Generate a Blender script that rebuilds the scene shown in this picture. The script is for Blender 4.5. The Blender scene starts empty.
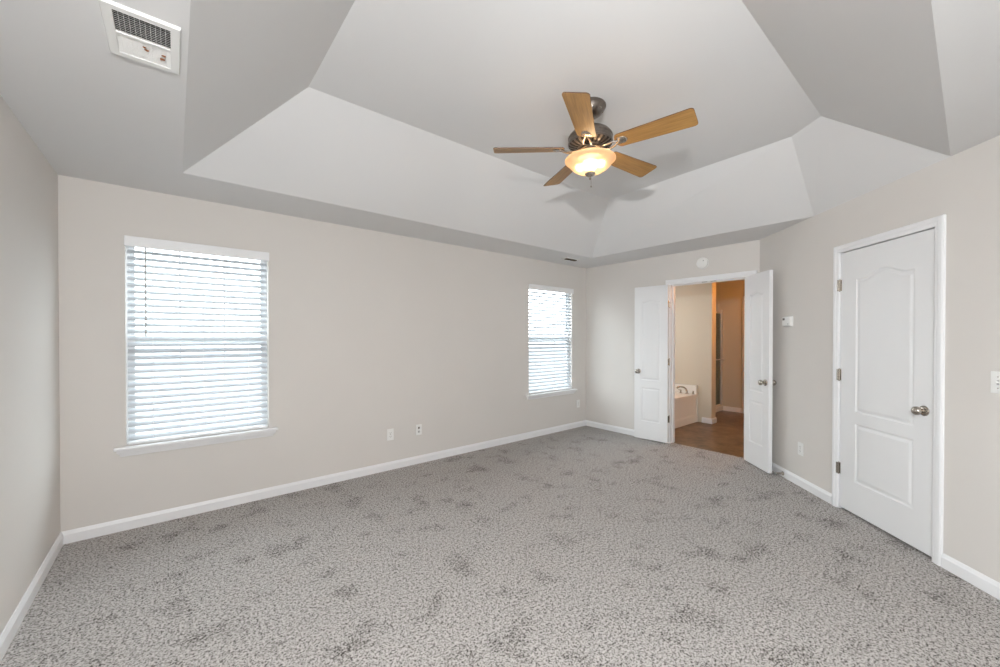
import bpy, bmesh, math, random
from mathutils import Vector, Matrix
from mathutils.geometry import delaunay_2d_cdt

PI = math.pi
S2 = math.sqrt(0.5)
scene = bpy.context.scene
COL = scene.collection
random.seed(4)

# ------------------------------------------------------------------ camera
cam_d = bpy.data.cameras.new('camera')
cam_d.lens = 392.68 / 1000 * 36.0
cam_d.sensor_width = 36.0
cam_d.sensor_fit = 'HORIZONTAL'
cam_d.shift_y = 0.00648
cam_d.clip_start = 0.02
cam = bpy.data.objects.new('camera', cam_d)
COL.objects.link(cam)
_f = Vector((0.63844723, 0.76962745, -0.00766296)).normalized()
_r = Vector((0.76965314, -0.63846187, 0.00067154)).normalized()
_u = _r.cross(_f).normalized()
cam.matrix_world = Matrix(((_r.x, _u.x, -_f.x, -4.92853779), (_r.y, _u.y, -_f.y, -3.84788098),
                           (_r.z, _u.z, -_f.z, 1.37485174), (0, 0, 0, 1)))
scene.camera = cam

# ------------------------------------------------------------------ view, world, lights
scene.view_settings.view_transform = 'Standard'
scene.view_settings.look = 'None'
scene.view_settings.gamma = 1.0
scene.view_settings.use_curve_mapping = False
scene.view_settings.exposure = 0.34
scene.cycles.use_denoising = True
scene.cycles.use_adaptive_sampling = False
scene.cycles.max_bounces = 10
scene.cycles.diffuse_bounces = 7
scene.cycles.transparent_max_bounces = 16
scene.cycles.sample_clamp_indirect = 6.0

world = bpy.data.worlds.new('daylight')
scene.world = world
world.use_nodes = True
bg = world.node_tree.nodes['Background']
# bright overcast sky above the horizon, paler ground and houses below it
_n = world.node_tree.nodes
_tc = _n.new('ShaderNodeTexCoord')
_sx = _n.new('ShaderNodeSeparateXYZ')
_cr = _n.new('ShaderNodeValToRGB')
_cr.color_ramp.elements[0].position = 0.485
_cr.color_ramp.elements[0].color = (0.19, 0.207, 0.22, 1)
_cr.color_ramp.elements[1].position = 0.505
_cr.color_ramp.elements[1].color = (0.90, 0.96, 1.0, 1)
_mm = _n.new('ShaderNodeMath')
_mm.operation = 'MULTIPLY_ADD'
_mm.inputs[1].default_value = 0.5
_mm.inputs[2].default_value = 0.5
_wl = world.node_tree.links.new
_wl(_tc.outputs['Generated'], _sx.inputs[0])
_wl(_sx.outputs['Z'], _mm.inputs[0])
_wl(_mm.outputs[0], _cr.inputs['Fac'])
_wl(_cr.outputs['Color'], bg.inputs['Color'])
bg.inputs['Strength'].default_value = 7.2


def lamp(name, kind, loc, energy, color=(1, 1, 1), aim=None, **kw):
    d = bpy.data.lights.new(name, kind)
    d.energy = energy
    d.color = color
    for k, v in kw.items():
        setattr(d, k, v)
    o = bpy.data.objects.new(name, d)
    COL.objects.link(o)
    o.location = loc
    if aim is not None:
        o.rotation_euler = (Vector(aim) - Vector(loc)).to_track_quat('-Z', 'Y').to_euler()
    return o


# fill light at the added, unseen window on the left wall, behind the camera
lamp('side_fill_light', 'AREA', (-5.50, -5.2, 1.45), 8, (0.95, 0.975, 1.0), (0, -5.2, 1.45),
     shape='RECTANGLE', size=1.6, size_y=1.4)
# the photographer's flash on a stand behind the camera: bare-bulb spill plus the reflector's beam
lamp('camera_flash', 'POINT', (-5.20, -4.05, 1.97), 132, (0.975, 0.985, 1.0), shadow_soft_size=0.03)
lamp('camera_flash_beam', 'SPOT', (-5.20, -4.05, 1.97), 95, (0.975, 0.985, 1.0), (-1.1, -1.75, 2.55),
     spot_size=math.radians(62), spot_blend=1.0, shadow_soft_size=0.03)
# portals that guide sampling of the sky through the two windows
for _x, _w in ((-4.75, 0.9), (-0.78, 0.9)):
    _p = lamp('window_portal', 'AREA', (_x, 0.16, 1.34), 1, (1, 1, 1), (_x, -1, 1.34), shape='RECTANGLE', size=_w, size_y=1.5)
    _p.data.cycles.is_portal = True
_p = lamp('window_portal', 'AREA', (-5.66, -5.2, 1.45), 1, (1, 1, 1), (0, -5.2, 1.45), shape='RECTANGLE', size=1.6, size_y=1.4)  # portal at the added side window
_p.data.cycles.is_portal = True
# daylight through the bathroom's own window over the tub
lamp('daylight_bath_window', 'AREA', (0.75, -0.04, 1.6), 12, (0.95, 0.98, 1.0), (1.6, -0.9, 1.2),
     shape='RECTANGLE', size=1.0, size_y=0.8)

# ------------------------------------------------------------------ materials
def new_mat(name):
    m = bpy.data.materials.new(name)
    m.use_nodes = True
    nt = m.node_tree
    return m, nt, nt.nodes['Principled BSDF']


def mat(name, color, rough=0.5, metal=0.0, noise=0.0, nscale=20.0, bump=0.0, bscale=200.0, spec=None):
    """Plain coloured surface with a little procedural variation in tone and relief."""
    m, nt, b = new_mat(name)
    b.inputs['Roughness'].default_value = rough
    b.inputs['Metallic'].default_value = metal
    if spec is not None:
        b.inputs['Specular IOR Level'].default_value = spec
    tc = nt.nodes.new('ShaderNodeTexCoord')
    if noise > 0:
        n = nt.nodes.new('ShaderNodeTexNoise')
        n.inputs['Scale'].default_value = nscale
        n.inputs['Detail'].default_value = 3
        nt.links.new(tc.outputs['Object'], n.inputs['Vector'])
        r = nt.nodes.new('ShaderNodeValToRGB')
        r.color_ramp.elements[0].position = 0.3
        r.color_ramp.elements[1].position = 0.7
        r.color_ramp.elements[0].color = tuple(c * (1 - noise) for c in color) + (1,)
        r.color_ramp.elements[1].color = tuple(min(1, c * (1 + noise)) for c in color) + (1,)
        nt.links.new(n.outputs['Fac'], r.inputs['Fac'])
        nt.links.new(r.outputs['Color'], b.inputs['Base Color'])
    else:
        b.inputs['Base Color'].default_value = tuple(color) + (1,)
    if bump > 0:
        n2 = nt.nodes.new('ShaderNodeTexNoise')
        n2.inputs['Scale'].default_value = bscale
        n2.inputs['Detail'].default_value = 2
        nt.links.new(tc.outputs['Object'], n2.inputs['Vector'])
        bp = nt.nodes.new('ShaderNodeBump')
        bp.inputs['Strength'].default_value = bump
        bp.inputs['Distance'].default_value = 0.002
        nt.links.new(n2.outputs['Fac'], bp.inputs['Height'])
        nt.links.new(bp.outputs['Normal'], b.inputs['Normal'])
    return m


WALL = mat('greige_wall_paint', (0.675, 0.648, 0.615), 0.85, noise=0.012, nscale=1.5, bump=0.12, bscale=260)
CEIL = mat('white_ceiling_paint', (0.71, 0.712, 0.712), 0.9, noise=0.008, nscale=1.2, bump=0.08, bscale=220)
TRIM = mat('white_semigloss_trim', (0.83, 0.835, 0.845), 0.38, noise=0.006, nscale=3)
DOORW = mat('white_door_paint', (0.80, 0.805, 0.81), 0.42, noise=0.006, nscale=3, bump=0.1, bscale=90)
PLAST = mat('white_plastic', (0.82, 0.82, 0.80), 0.35, noise=0.005)
VINYLW = mat('white_window_vinyl', (0.84, 0.85, 0.86), 0.35, noise=0.005)
NICKEL = mat('brushed_nickel', (0.46, 0.42, 0.37), 0.27, 1.0, noise=0.06, nscale=60)
BRONZE = mat('antique_pewter', (0.23, 0.20, 0.175), 0.33, 1.0, noise=0.12, nscale=40)
CHROME = mat('polished_chrome', (0.75, 0.75, 0.75), 0.12, 1.0, noise=0.02)
DARK = mat('opening_shade', (0.03, 0.025, 0.02), 0.8, noise=0.2)  # near-black colour stands in for shade inside the duct and motor slots
ALU = mat('satin_aluminium', (0.72, 0.70, 0.67), 0.5, 0.7, noise=0.02)
RUBBER = mat('grey_rubber', (0.25, 0.25, 0.24), 0.7, noise=0.05)
SLOT = mat('socket_slots', (0.10, 0.09, 0.08), 0.6, noise=0.05)
GREYPL = mat('grey_plastic', (0.45, 0.45, 0.44), 0.5, noise=0.04)
TUBM = mat('white_tub_acrylic', (0.80, 0.78, 0.73), 0.25, noise=0.006)
TILE = mat('shower_surround', (0.62, 0.60, 0.55), 0.3, noise=0.02, nscale=4)
GAP_SHADE = mat('louvre_gap_shade', (0.10, 0.065, 0.035), 0.6, noise=0.1)  # brown put on the blades in place of shaded gaps between them
RUST = mat('rust_spots', (0.33, 0.13, 0.05), 0.9, noise=0.35, nscale=90)


def carpet_mat():
    m, nt, b = new_mat('frieze_carpet')
    b.inputs['Roughness'].default_value = 1.0
    b.inputs['Specular IOR Level'].default_value = 0.1
    L = nt.links.new
    tc = nt.nodes.new('ShaderNodeTexCoord')
    n1 = nt.nodes.new('ShaderNodeTexNoise')
    n1.inputs['Scale'].default_value = 118
    n1.inputs['Detail'].default_value = 4.0
    n1.inputs['Roughness'].default_value = 0.75
    n1.inputs['Distortion'].default_value = 0.0
    L(tc.outputs['Object'], n1.inputs['Vector'])
    # trodden patches; shade of the pressed-down pile put into the colour
    n2 = nt.nodes.new('ShaderNodeTexNoise')
    n2.inputs['Scale'].default_value = 4.6
    n2.inputs['Detail'].default_value = 5
    n2.inputs['Roughness'].default_value = 0.62
    L(tc.outputs['Object'], n2.inputs['Vector'])
    r2 = nt.nodes.new('ShaderNodeValToRGB')
    r2.color_ramp.elements[0].position = 0.53
    r2.color_ramp.elements[0].color = (0, 0, 0, 1)
    r2.color_ramp.elements[1].position = 0.70
    r2.color_ramp.elements[1].color = (1, 1, 1, 1)
    L(n2.outputs['Fac'], r2.inputs['Fac'])
    ma = nt.nodes.new('ShaderNodeMath')
    ma.operation = 'MULTIPLY_ADD'
    ma.inputs[1].default_value = -0.066
    L(r2.outputs['Color'], ma.inputs[0])
    # clumps of yarn a little larger than the single tufts
    n3 = nt.nodes.new('ShaderNodeTexNoise')
    n3.inputs['Scale'].default_value = 60
    n3.inputs['Detail'].default_value = 2
    L(tc.outputs['Object'], n3.inputs['Vector'])
    mb = nt.nodes.new('ShaderNodeMath')
    mb.operation = 'MULTIPLY_ADD'
    mb.inputs[1].default_value = 0.34
    mb.inputs[2].default_value = -0.17
    L(n3.outputs['Fac'], mb.inputs[0])
    mc = nt.nodes.new('ShaderNodeMath')
    mc.operation = 'ADD'
    L(n1.outputs['Fac'], mc.inputs[0])
    L(mb.outputs[0], mc.inputs[1])
    L(mc.outputs[0], ma.inputs[2])
    r1 = nt.nodes.new('ShaderNodeValToRGB')
    e = r1.color_ramp.elements
    e[0].position = 0.375
    e[0].color = (0.045, 0.038, 0.033, 1)
    e[1].position = 0.575
    e[1].color = (0.590, 0.565, 0.545, 1)
    k = e.new(0.455)
    k.color = (0.335, 0.315, 0.298, 1)
    L(ma.outputs[0], r1.inputs['Fac'])
    L(r1.outputs['Color'], b.inputs['Base Color'])
    bp = nt.nodes.new('ShaderNodeBump')
    bp.inputs['Strength'].default_value = 0.8
    bp.inputs['Distance'].default_value = 0.006
    L(n1.outputs['Fac'], bp.inputs['Height'])
    L(bp.outputs['Normal'], b.inputs['Normal'])
    return m


def wood_mat(name, c0, c1, rough, scale=(2.0, 28.0, 28.0)):
    m, nt, b = new_mat(name)
    b.inputs['Roughness'].default_value = rough
    L = nt.links.new
    tc = nt.nodes.new('ShaderNodeTexCoord')
    mp = nt.nodes.new('ShaderNodeMapping')
    mp.inputs['Scale'].default_value = scale
    L(tc.outputs['Object'], mp.inputs['Vector'])
    n = nt.nodes.new('ShaderNodeTexNoise')
    n.inputs['Scale'].default_value = 3.0
    n.inputs['Detail'].default_value = 6
    n.inputs['Distortion'].default_value = 0.6
    L(mp.outputs['Vector'], n.inputs['Vector'])
    r = nt.nodes.new('ShaderNodeValToRGB')
    r.color_ramp.elements[0].position = 0.32
    r.color_ramp.elements[0].color = c0 + (1,)
    r.color_ramp.elements[1].position = 0.68
    r.color_ramp.elements[1].color = c1 + (1,)
    L(n.outputs['Fac'], r.inputs['Fac'])
    L(r.outputs['Color'], b.inputs['Base Color'])
    return m


def vinyl_floor_mat():
    m, nt, b = new_mat('brown_slate_vinyl')
    b.inputs['Roughness'].default_value = 0.33
    L = nt.links.new
    tc = nt.nodes.new('ShaderNodeTexCoord')
    n = nt.nodes.new('ShaderNodeTexNoise')
    n.inputs['Scale'].default_value = 5
    n.inputs['Detail'].default_value = 8
    n.inputs['Roughness'].default_value = 0.7
    L(tc.outputs['Object'], n.inputs['Vector'])
    r = nt.nodes.new('ShaderNodeValToRGB')
    r.color_ramp.elements[0].position = 0.3
    r.color_ramp.elements[0].color = (0.050, 0.027, 0.012, 1)
    r.color_ramp.elements[1].position = 0.72
    r.color_ramp.elements[1].color = (0.30, 0.185, 0.095, 1)
    L(n.outputs['Fac'], r.inputs['Fac'])
    L(r.outputs['Color'], b.inputs['Base Color'])
    return m


def pane_mat(name, tint, fac):
    """Thin clear pane: mostly see-through with a glossy reflection."""
    m = bpy.data.materials.new(name)
    m.use_nodes = True
    nt = m.node_tree
    nt.nodes.clear()
    out = nt.nodes.new('ShaderNodeOutputMaterial')
    t = nt.nodes.new('ShaderNodeBsdfTransparent')
    t.inputs['Color'].default_value = tint + (1,)
    g = nt.nodes.new('ShaderNodeBsdfGlossy')
    g.inputs['Roughness'].default_value = 0.05
    mx = nt.nodes.new('ShaderNodeMixShader')
    mx.inputs['Fac'].default_value = fac
    nt.links.new(t.outputs[0], mx.inputs[1])
    nt.links.new(g.outputs[0], mx.inputs[2])
    nt.links.new(mx.outputs[0], out.inputs['Surface'])
    return m


def sheet_mat(name, dcol, tcol, tfac, gloss=0.06, mottle=0.0):
    """Translucent sheet (blind slats, alabaster glass): diffuse + light passing through."""
    m = bpy.data.materials.new(name)
    m.use_nodes = True
    nt = m.node_tree
    nt.nodes.clear()
    L = nt.links.new
    out = nt.nodes.new('ShaderNodeOutputMaterial')
    d = nt.nodes.new('ShaderNodeBsdfDiffuse')
    d.inputs['Color'].default_value = dcol + (1,)
    t = nt.nodes.new('ShaderNodeBsdfTranslucent')
    t.inputs['Color'].default_value = tcol + (1,)
    if mottle > 0:
        tc = nt.nodes.new('ShaderNodeTexCoord')
        n = nt.nodes.new('ShaderNodeTexNoise')
        n.inputs['Scale'].default_value = 14
        n.inputs['Detail'].default_value = 4
        L(tc.outputs['Object'], n.inputs['Vector'])
        for s, c in ((d, dcol), (t, tcol)):
            r = nt.nodes.new('ShaderNodeValToRGB')
            r.color_ramp.elements[0].color = tuple(x * (1 - mottle) for x in c) + (1,)
            r.color_ramp.elements[1].color = c + (1,)
            L(n.outputs['Fac'], r.inputs['Fac'])
            L(r.outputs['Color'], s.inputs['Color'])
    m1 = nt.nodes.new('ShaderNodeMixShader')
    m1.inputs['Fac'].default_value = tfac
    L(d.outputs[0], m1.inputs[1])
    L(t.outputs[0], m1.inputs[2])
    g = nt.nodes.new('ShaderNodeBsdfGlossy')
    g.inputs['Roughness'].default_value = 0.25
    m2 = nt.nodes.new('ShaderNodeMixShader')
    m2.inputs['Fac'].default_value = gloss
    L(m1.outputs[0], m2.inputs[1])
    L(g.outputs[0], m2.inputs[2])
    L(m2.outputs[0], out.inputs['Surface'])
    return m


def alabaster_mat():
    """Frosted amber glass: blurs the bulbs behind it and glows around them."""
    m = bpy.data.materials.new('amber_alabaster_glass')
    m.use_nodes = True
    nt = m.node_tree
    nt.nodes.clear()
    L = nt.links.new
    N = nt.nodes.new
    tc = N('ShaderNodeTexCoord')
    n = N('ShaderNodeTexNoise')
    n.inputs['Scale'].default_value = 14
    n.inputs['Detail'].default_value = 4
    L(tc.outputs['Object'], n.inputs['Vector'])
    r = N('ShaderNodeValToRGB')
    r.color_ramp.elements[0].color = (0.88, 0.60, 0.36, 1)
    r.color_ramp.elements[1].color = (0.96, 0.74, 0.50, 1)
    L(n.outputs['Fac'], r.inputs['Fac'])
    d, t, f, g = N('ShaderNodeBsdfDiffuse'), N('ShaderNodeBsdfTranslucent'), N('ShaderNodeBsdfRefraction'), N('ShaderNodeBsdfGlossy')
    f.inputs['IOR'].default_value = 1.18
    f.inputs['Roughness'].default_value = 0.55
    g.inputs['Roughness'].default_value = 0.25
    for q in (d, t, f):
        L(r.outputs['Color'], q.inputs['Color'])
    def mix(a, b, fac):
        x = N('ShaderNodeMixShader')
        x.inputs['Fac'].default_value = fac
        L(a, x.inputs[1])
        L(b, x.inputs[2])
        return x.outputs[0]
    o = mix(d.outputs[0], t.outputs[0], 0.45)
    o = mix(o, f.outputs[0], 0.35)
    o = mix(o, g.outputs[0], 0.05)
    out = N('ShaderNodeOutputMaterial')
    L(o, out.inputs['Surface'])
    return m


def emit_mat(name, color, strength):
    m = bpy.data.materials.new(name)
    m.use_nodes = True
    nt = m.node_tree
    nt.nodes.clear()
    out = nt.nodes.new('ShaderNodeOutputMaterial')
    e = nt.nodes.new('ShaderNodeEmission')
    e.inputs['Color'].default_value = color + (1,)
    e.inputs['Strength'].default_value = strength
    nt.links.new(e.outputs[0], out.inputs['Surface'])
    return m


CARPET = carpet_mat()
VINYLF = vinyl_floor_mat()
OAK = wood_mat('honey_oak_blade', (0.27, 0.135, 0.036), (0.41, 0.225, 0.068), 0.38)
EDGE = wood_mat('dark_blade_edge', (0.07, 0.035, 0.02), (0.11, 0.055, 0.03), 0.5)
GLASS = pane_mat('window_glass', (0.97, 0.99, 0.99), 0.05)
SHOWERG = pane_mat('shower_glass', (0.74, 0.78, 0.74), 0.10)
SLAT = sheet_mat('white_blind_slat', (0.62, 0.65, 0.68), (0.70, 0.76, 0.80), 0.07)
BOWL = alabaster_mat()
BULB = emit_mat('lit_bulb', (1.0, 0.80, 0.55), 11)

# ------------------------------------------------------------------ builders
def obj(name, bm, m, parent=None, smooth=False, loc=None, rotz=0.0, bevel=0.0, seg=2, ang=40):
    bmesh.ops.recalc_face_normals(bm, faces=bm.faces[:])
    me = bpy.data.meshes.new(name)
    bm.to_mesh(me)
    bm.free()
    for k in (m if isinstance(m, (list, tuple)) else [m]):
        me.materials.append(k)
    if smooth:
        for p in me.polygons:
            p.use_smooth = True
        try:
            me.set_sharp_from_angle(angle=math.radians(ang))
        except Exception:
            pass
    o = bpy.data.objects.new(name, me)
    COL.objects.link(o)
    if parent:
        o.parent = parent
    if loc is not None:
        o.location = loc
    if rotz:
        o.rotation_euler = (0, 0, rotz)
    if bevel > 0:
        md = o.modifiers.new('soft_edges', 'BEVEL')
        md.width = bevel
        md.segments = seg
        md.limit_method = 'ANGLE'
        md.angle_limit = math.radians(40)
    return o


def tag(o, label, cat, group=None, kind=None):
    o['label'] = label
    o['category'] = cat
    if group:
        o['group'] = group
    if kind:
        o['kind'] = kind
    return o


def thing(name, label, cat, loc=(0, 0, 0), rotz=0.0, group=None, kind=None):
    o = bpy.data.objects.new(name, None)
    o.empty_display_size = 0.05
    COL.objects.link(o)
    o.location = loc
    o.rotation_euler = (0, 0, rotz)
    return tag(o, label, cat, group, kind)


def box(bm, x0, x1, y0, y1, z0, z1, mi=0):
    v = [bm.verts.new(p) for p in ((x0, y0, z0), (x1, y0, z0), (x1, y1, z0), (x0, y1, z0),
                                   (x0, y0, z1), (x1, y0, z1), (x1, y1, z1), (x0, y1, z1))]
    for f in ((3, 2, 1, 0), (4, 5, 6, 7), (0, 1, 5, 4), (1, 2, 6, 5), (2, 3, 7, 6), (3, 0, 4, 7)):
        bm.faces.new([v[i] for i in f]).material_index = mi
    return v


def B(*boxes):
    bm = bmesh.new()
    for b in boxes:
        box(bm, *b)
    return bm


def prism(bm, pts, a, c, axis='z', mi=0):
    """Extrude a 2-D polygon: axis x -> pts are (y,z); y -> (x,z); z -> (x,y)."""
    def P(p, t):
        return {'x': (t, p[0], p[1]), 'y': (p[0], t, p[1]), 'z': (p[0], p[1], t)}[axis]
    lo = [bm.verts.new(P(p, a)) for p in pts]
    hi = [bm.verts.new(P(p, c)) for p in pts]
    n = len(pts)
    bm.faces.new(lo[::-1]).material_index = mi
    bm.faces.new(hi).material_index = mi
    for i in range(n):
        bm.faces.new((lo[i], lo[(i + 1) % n], hi[(i + 1) % n], hi[i])).material_index = mi


def lathe(bm, prof, center=(0, 0, 0), axis=(0, 0, 1), n=32, mi=0):
    """Revolve (r, h) pairs about an axis through center."""
    ax = Vector(axis).normalized()
    a = ax.orthogonal().normalized()
    b = ax.cross(a)
    c = Vector(center)
    rings = []
    for r, h in prof:
        if r < 1e-6:
            rings.append([bm.verts.new(c + ax * h)])
        else:
            rings.append([bm.verts.new(c + ax * h + (a * math.cos(2 * PI * i / n) + b * math.sin(2 * PI * i / n)) * r)
                          for i in range(n)])
    for p, q in zip(rings, rings[1:]):
        for i in range(n):
            j = (i + 1) % n
            if len(p) == 1 and len(q) == 1:
                continue
            if len(p) == 1:
                f = (p[0], q[i], q[j])
            elif len(q) == 1:
                f = (p[i], p[j], q[0])
            else:
                f = (p[i], p[j], q[j], q[i])
            bm.faces.new(f).material_index = mi


def tube(bm, path, r, n=10, mi=0):
    pts = [Vector(p) for p in path]
    rad = r if isinstance(r, (list, tuple)) else [r] * len(pts)
    rings = []
    prev = None
    for i, p in enumerate(pts):
        t = (pts[min(i + 1, len(pts) - 1)] - pts[max(i - 1, 0)]).normalized()
        if prev is None:
            a = t.orthogonal().normalized()
        else:
            a = (prev - t * prev.dot(t)).normalized()
        prev = a
        b = t.cross(a)
        rings.append([bm.verts.new(p + (a * math.cos(2 * PI * k / n) + b * math.sin(2 * PI * k / n)) * rad[i])
                      for k in range(n)])
    for p, q in zip(rings, rings[1:]):
        for k in range(n):
            bm.faces.new((p[k], p[(k + 1) % n], q[(k + 1) % n], q[k])).material_index = mi
    bm.faces.new(rings[0][::-1]).material_index = mi
    bm.faces.new(rings[-1]).material_index = mi


def struct(name, bm, m, label, cat, **kw):
    return tag(obj(name, bm, m, **kw), label, cat, kind='structure')


# ------------------------------------------------------------------ room dimensions (metres)
H = 2.44           # wall height
HT = 2.902         # top of the tray
L = 5.513          # window wall runs x = -L .. 0 along y = 0
D = 2.352          # bathroom-door wall runs y = 0 .. -D along x = 0; then the diagonal wall
YB = -6.30         # wall behind the camera
TH = 0.12
CW_T = 2.75                      # length of the diagonal wall


def cw(t, off=0.0, z=0.0):
    """Point on the diagonal wall: t along it, off out of it into the room."""
    return Vector((-t * S2 - off * S2, -D - t * S2 + off * S2, z))


# frames: local +y points out of the wall into the room, local x = y cross z
R_WIN = PI            # window wall: out = -y
R_BATH = PI / 2       # bathroom-door wall: out = -x
R_DIAG = math.radians(135) - PI / 2 + 0.0    # out = (-1, 1)


def holed_wall(length, height, holes, thick=TH):
    """Slab along local x 0..length, local y 0..-thick, with rectangular holes (x0,x1,z0,z1)."""
    xs = sorted({0, length, *[h[0] for h in holes], *[h[1] for h in holes]})
    zs = sorted({0, height, *[h[2] for h in holes], *[h[3] for h in holes]})
    bm = bmesh.new()
    solid = {}
    for i in range(len(xs) - 1):
        for k in range(len(zs) - 1):
            mx, mz = (xs[i] + xs[i + 1]) / 2, (zs[k] + zs[k + 1]) / 2
            solid[i, k] = not any(h[0] < mx < h[1] and h[2] < mz < h[3] for h in holes)
    V = {}

    def v(i, k, y):
        if (i, k, y) not in V:
            V[i, k, y] = bm.verts.new((xs[i], y, zs[k]))
        return V[i, k, y]
    for (i, k), s in solid.items():
        if not s:
            continue
        bm.faces.new((v(i, k, 0), v(i, k + 1, 0), v(i + 1, k + 1, 0), v(i + 1, k, 0)))
        bm.faces.new((v(i, k, -thick), v(i + 1, k, -thick), v(i + 1, k + 1, -thick), v(i, k + 1, -thick)))
        for di, dk, a, b in ((-1, 0, (0, 0), (0, 1)), (1, 0, (1, 1), (1, 0)), (0, -1, (1, 0), (0, 0)), (0, 1, (0, 1), (1, 1))):
            if not solid.get((i + di, k + dk), False):
                p, q = (i + a[0], k + a[1]), (i + b[0], k + b[1])
                bm.faces.new((v(*p, 0), v(*q, 0), v(*q, -thick), v(*p, -thick)))
    return bm


# window openings in room x
W1 = (-5.195, -4.308, 0.598, 2.082)
W2 = (-1.228, -0.330, 0.598, 2.085)

# ---- walls
# window wall: local x = -room x
struct('wall_back', holed_wall(L, H, [(-W1[1], -W1[0], W1[2], W1[3]), (-W2[1], -W2[0], W2[2], W2[3])]), WALL,
       'long greige wall holding the two windows with white blinds', 'wall', rotz=R_WIN)
# left wall: local x runs toward -y, out = +x; the hole behind the camera is added to let in light
bm = holed_wall(-YB + TH, H, [(4.4, 6.0, 0.75, 2.15)])
struct('wall_left', bm, WALL, 'plain greige wall running past the camera at the left edge', 'wall', loc=(-L, 0, 0), rotz=-PI / 2)
# bathroom-door wall: local x = room y with rot 90 (x -> y), out = -x
DO = (-2.265, -1.355, 2.045)    # doorway y0, y1, height
bm = holed_wall(D, H, [(D + DO[0] - 0.02, D + DO[1] + 0.02, 0, DO[2] + 0.02)])
struct('wall_right', bm, WALL, 'greige end wall with the open double doorway to the bathroom', 'wall',
       loc=(0, -D, 0), rotz=PI / 2)
# diagonal wall: local x runs against t
CD = (1.132, 1.922, 2.062)      # closet doorway t0, t1, height
bm = holed_wall(CW_T, H, [(CW_T - CD[1], CW_T - CD[0], 0, CD[2])])
p = cw(CW_T)
struct('wall_diagonal', bm, WALL, 'greige diagonal wall holding the closed white closet door', 'wall',
       loc=(p.x, p.y, 0), rotz=math.radians(45))
xr = p.x
struct('wall_right_near', B((xr, xr + TH, YB - TH, p.y, 0, H)), WALL, 'greige wall out of frame to the right of the camera', 'wall')
# wall behind the camera
struct('wall_front', B((-L - TH, xr + TH, YB - TH, YB, 0, H)), WALL, 'greige wall behind the camera', 'wall')
bm = bmesh.new()  # unseen window frame, added to bring side light into the room
for a in (4.4, 5.17, 5.94):
    box(bm, a, a + 0.06, -0.115, -0.06, 0.75, 2.15)
box(bm, 4.4, 6.0, -0.115, -0.06, 0.75, 0.81)
box(bm, 4.4, 6.0, -0.115, -0.06, 2.09, 2.15)
struct('window_3', bm, VINYLW, 'added unseen white double window frame in the left wall behind the camera', 'window', loc=(-L, 0, 0), rotz=-PI / 2)

# ---- floor
bm = bmesh.new()
prism(bm, [(-L, 0), (-L, YB), (xr, YB), (xr, cw(CW_T).y), (xr + 0.7, cw(CW_T).y - 0.7), (0.6, -D - 0.2), (0.055, -D + 0.08), (0.055, 0)], -0.05, 0.0)
struct('floor', bm, CARPET, 'mottled grey beige carpet covering the whole bedroom floor', 'carpet')
bm = B((0.055, 3.3, -2.6, 0.12, -0.06, -0.006))
struct('floor_bathroom', bm, VINYLF, 'dark brown slate look vinyl floor beyond the double doors', 'floor')

# ---- tray ceiling
bm = bmesh.new()
T1, T2 = (-4.884, -0.560), (-0.594, -0.560)
t3, t4 = 0.594 / S2, 1.985
T3, T4 = (-0.594, cw(t3).y), (cw(t4).x, cw(t4).y)
T5 = (-4.884, T4[1])
U1, U2, U3, U4 = (-4.290, -1.244), (-1.176, -1.246), (-1.304, -2.954), (-1.482, -3.167)
U2 = (-1.20, -1.245)
U5 = (-4.290, -3.167)
s_ = [bm.verts.new((a, b, H)) for a, b in (T1, T2, T3, T4, T5)]
u_ = [bm.verts.new((a, b, HT)) for a, b in (U1, U2, U3, U4, U5)]
for i in range(5):
    j = (i + 1) % 5
    bm.faces.new((s_[i], s_[j], u_[j], u_[i]))
bm.faces.new(u_)
e = 0.1
# soffit ring (runs a little into the walls)
o_ = [bm.verts.new((a, b, H)) for a, b in ((-L - e, e), (e, e), (e, -D - 0.04), (xr + e, cw(CW_T).y - 0.04), (xr + e, YB - e), (-L - e, YB - e))]
bm.faces.new((o_[0], o_[1], s_[1], s_[0]))
bm.faces.new((o_[1], o_[2], s_[2], s_[1]))
bm.faces.new((o_[2], s_[3], s_[2]))
bm.faces.new((o_[2], o_[3], s_[3]))
bm.faces.new((o_[3], o_[4], s_[3]))
bm.faces.new((o_[4], o_[5], s_[4], s_[3]))
bm.faces.new((o_[5], o_[0], s_[0], s_[4]))
ce = struct('ceiling', bm, CEIL, 'white tray ceiling with sloping sides above the ceiling fan', 'ceiling')
# ---- baseboards: profile on a straight run
def baseboard(bm, p, q, out, h=0.083, th=0.014):
    p, q, out = Vector(p), Vector(q), Vector(out).normalized()
    prof = [(0.0, 0.0), (th, 0.0), (th, h - 0.022), (th - 0.004, h - 0.014), (th - 0.007, h - 0.006), (th - 0.010, h), (0.0, h)]
    lo = [bm.verts.new((p.x + out.x * a, p.y + out.y * a, z)) for a, z in prof]
    hi = [bm.verts.new((q.x + out.x * a, q.y + out.y * a, z)) for a, z in prof]
    n = len(prof)
    bm.faces.new(lo)
    bm.faces.new(hi[::-1])
    for i in range(n):
        bm.faces.new((lo[i], lo[(i + 1) % n], hi[(i + 1) % n], hi[i]))


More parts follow.
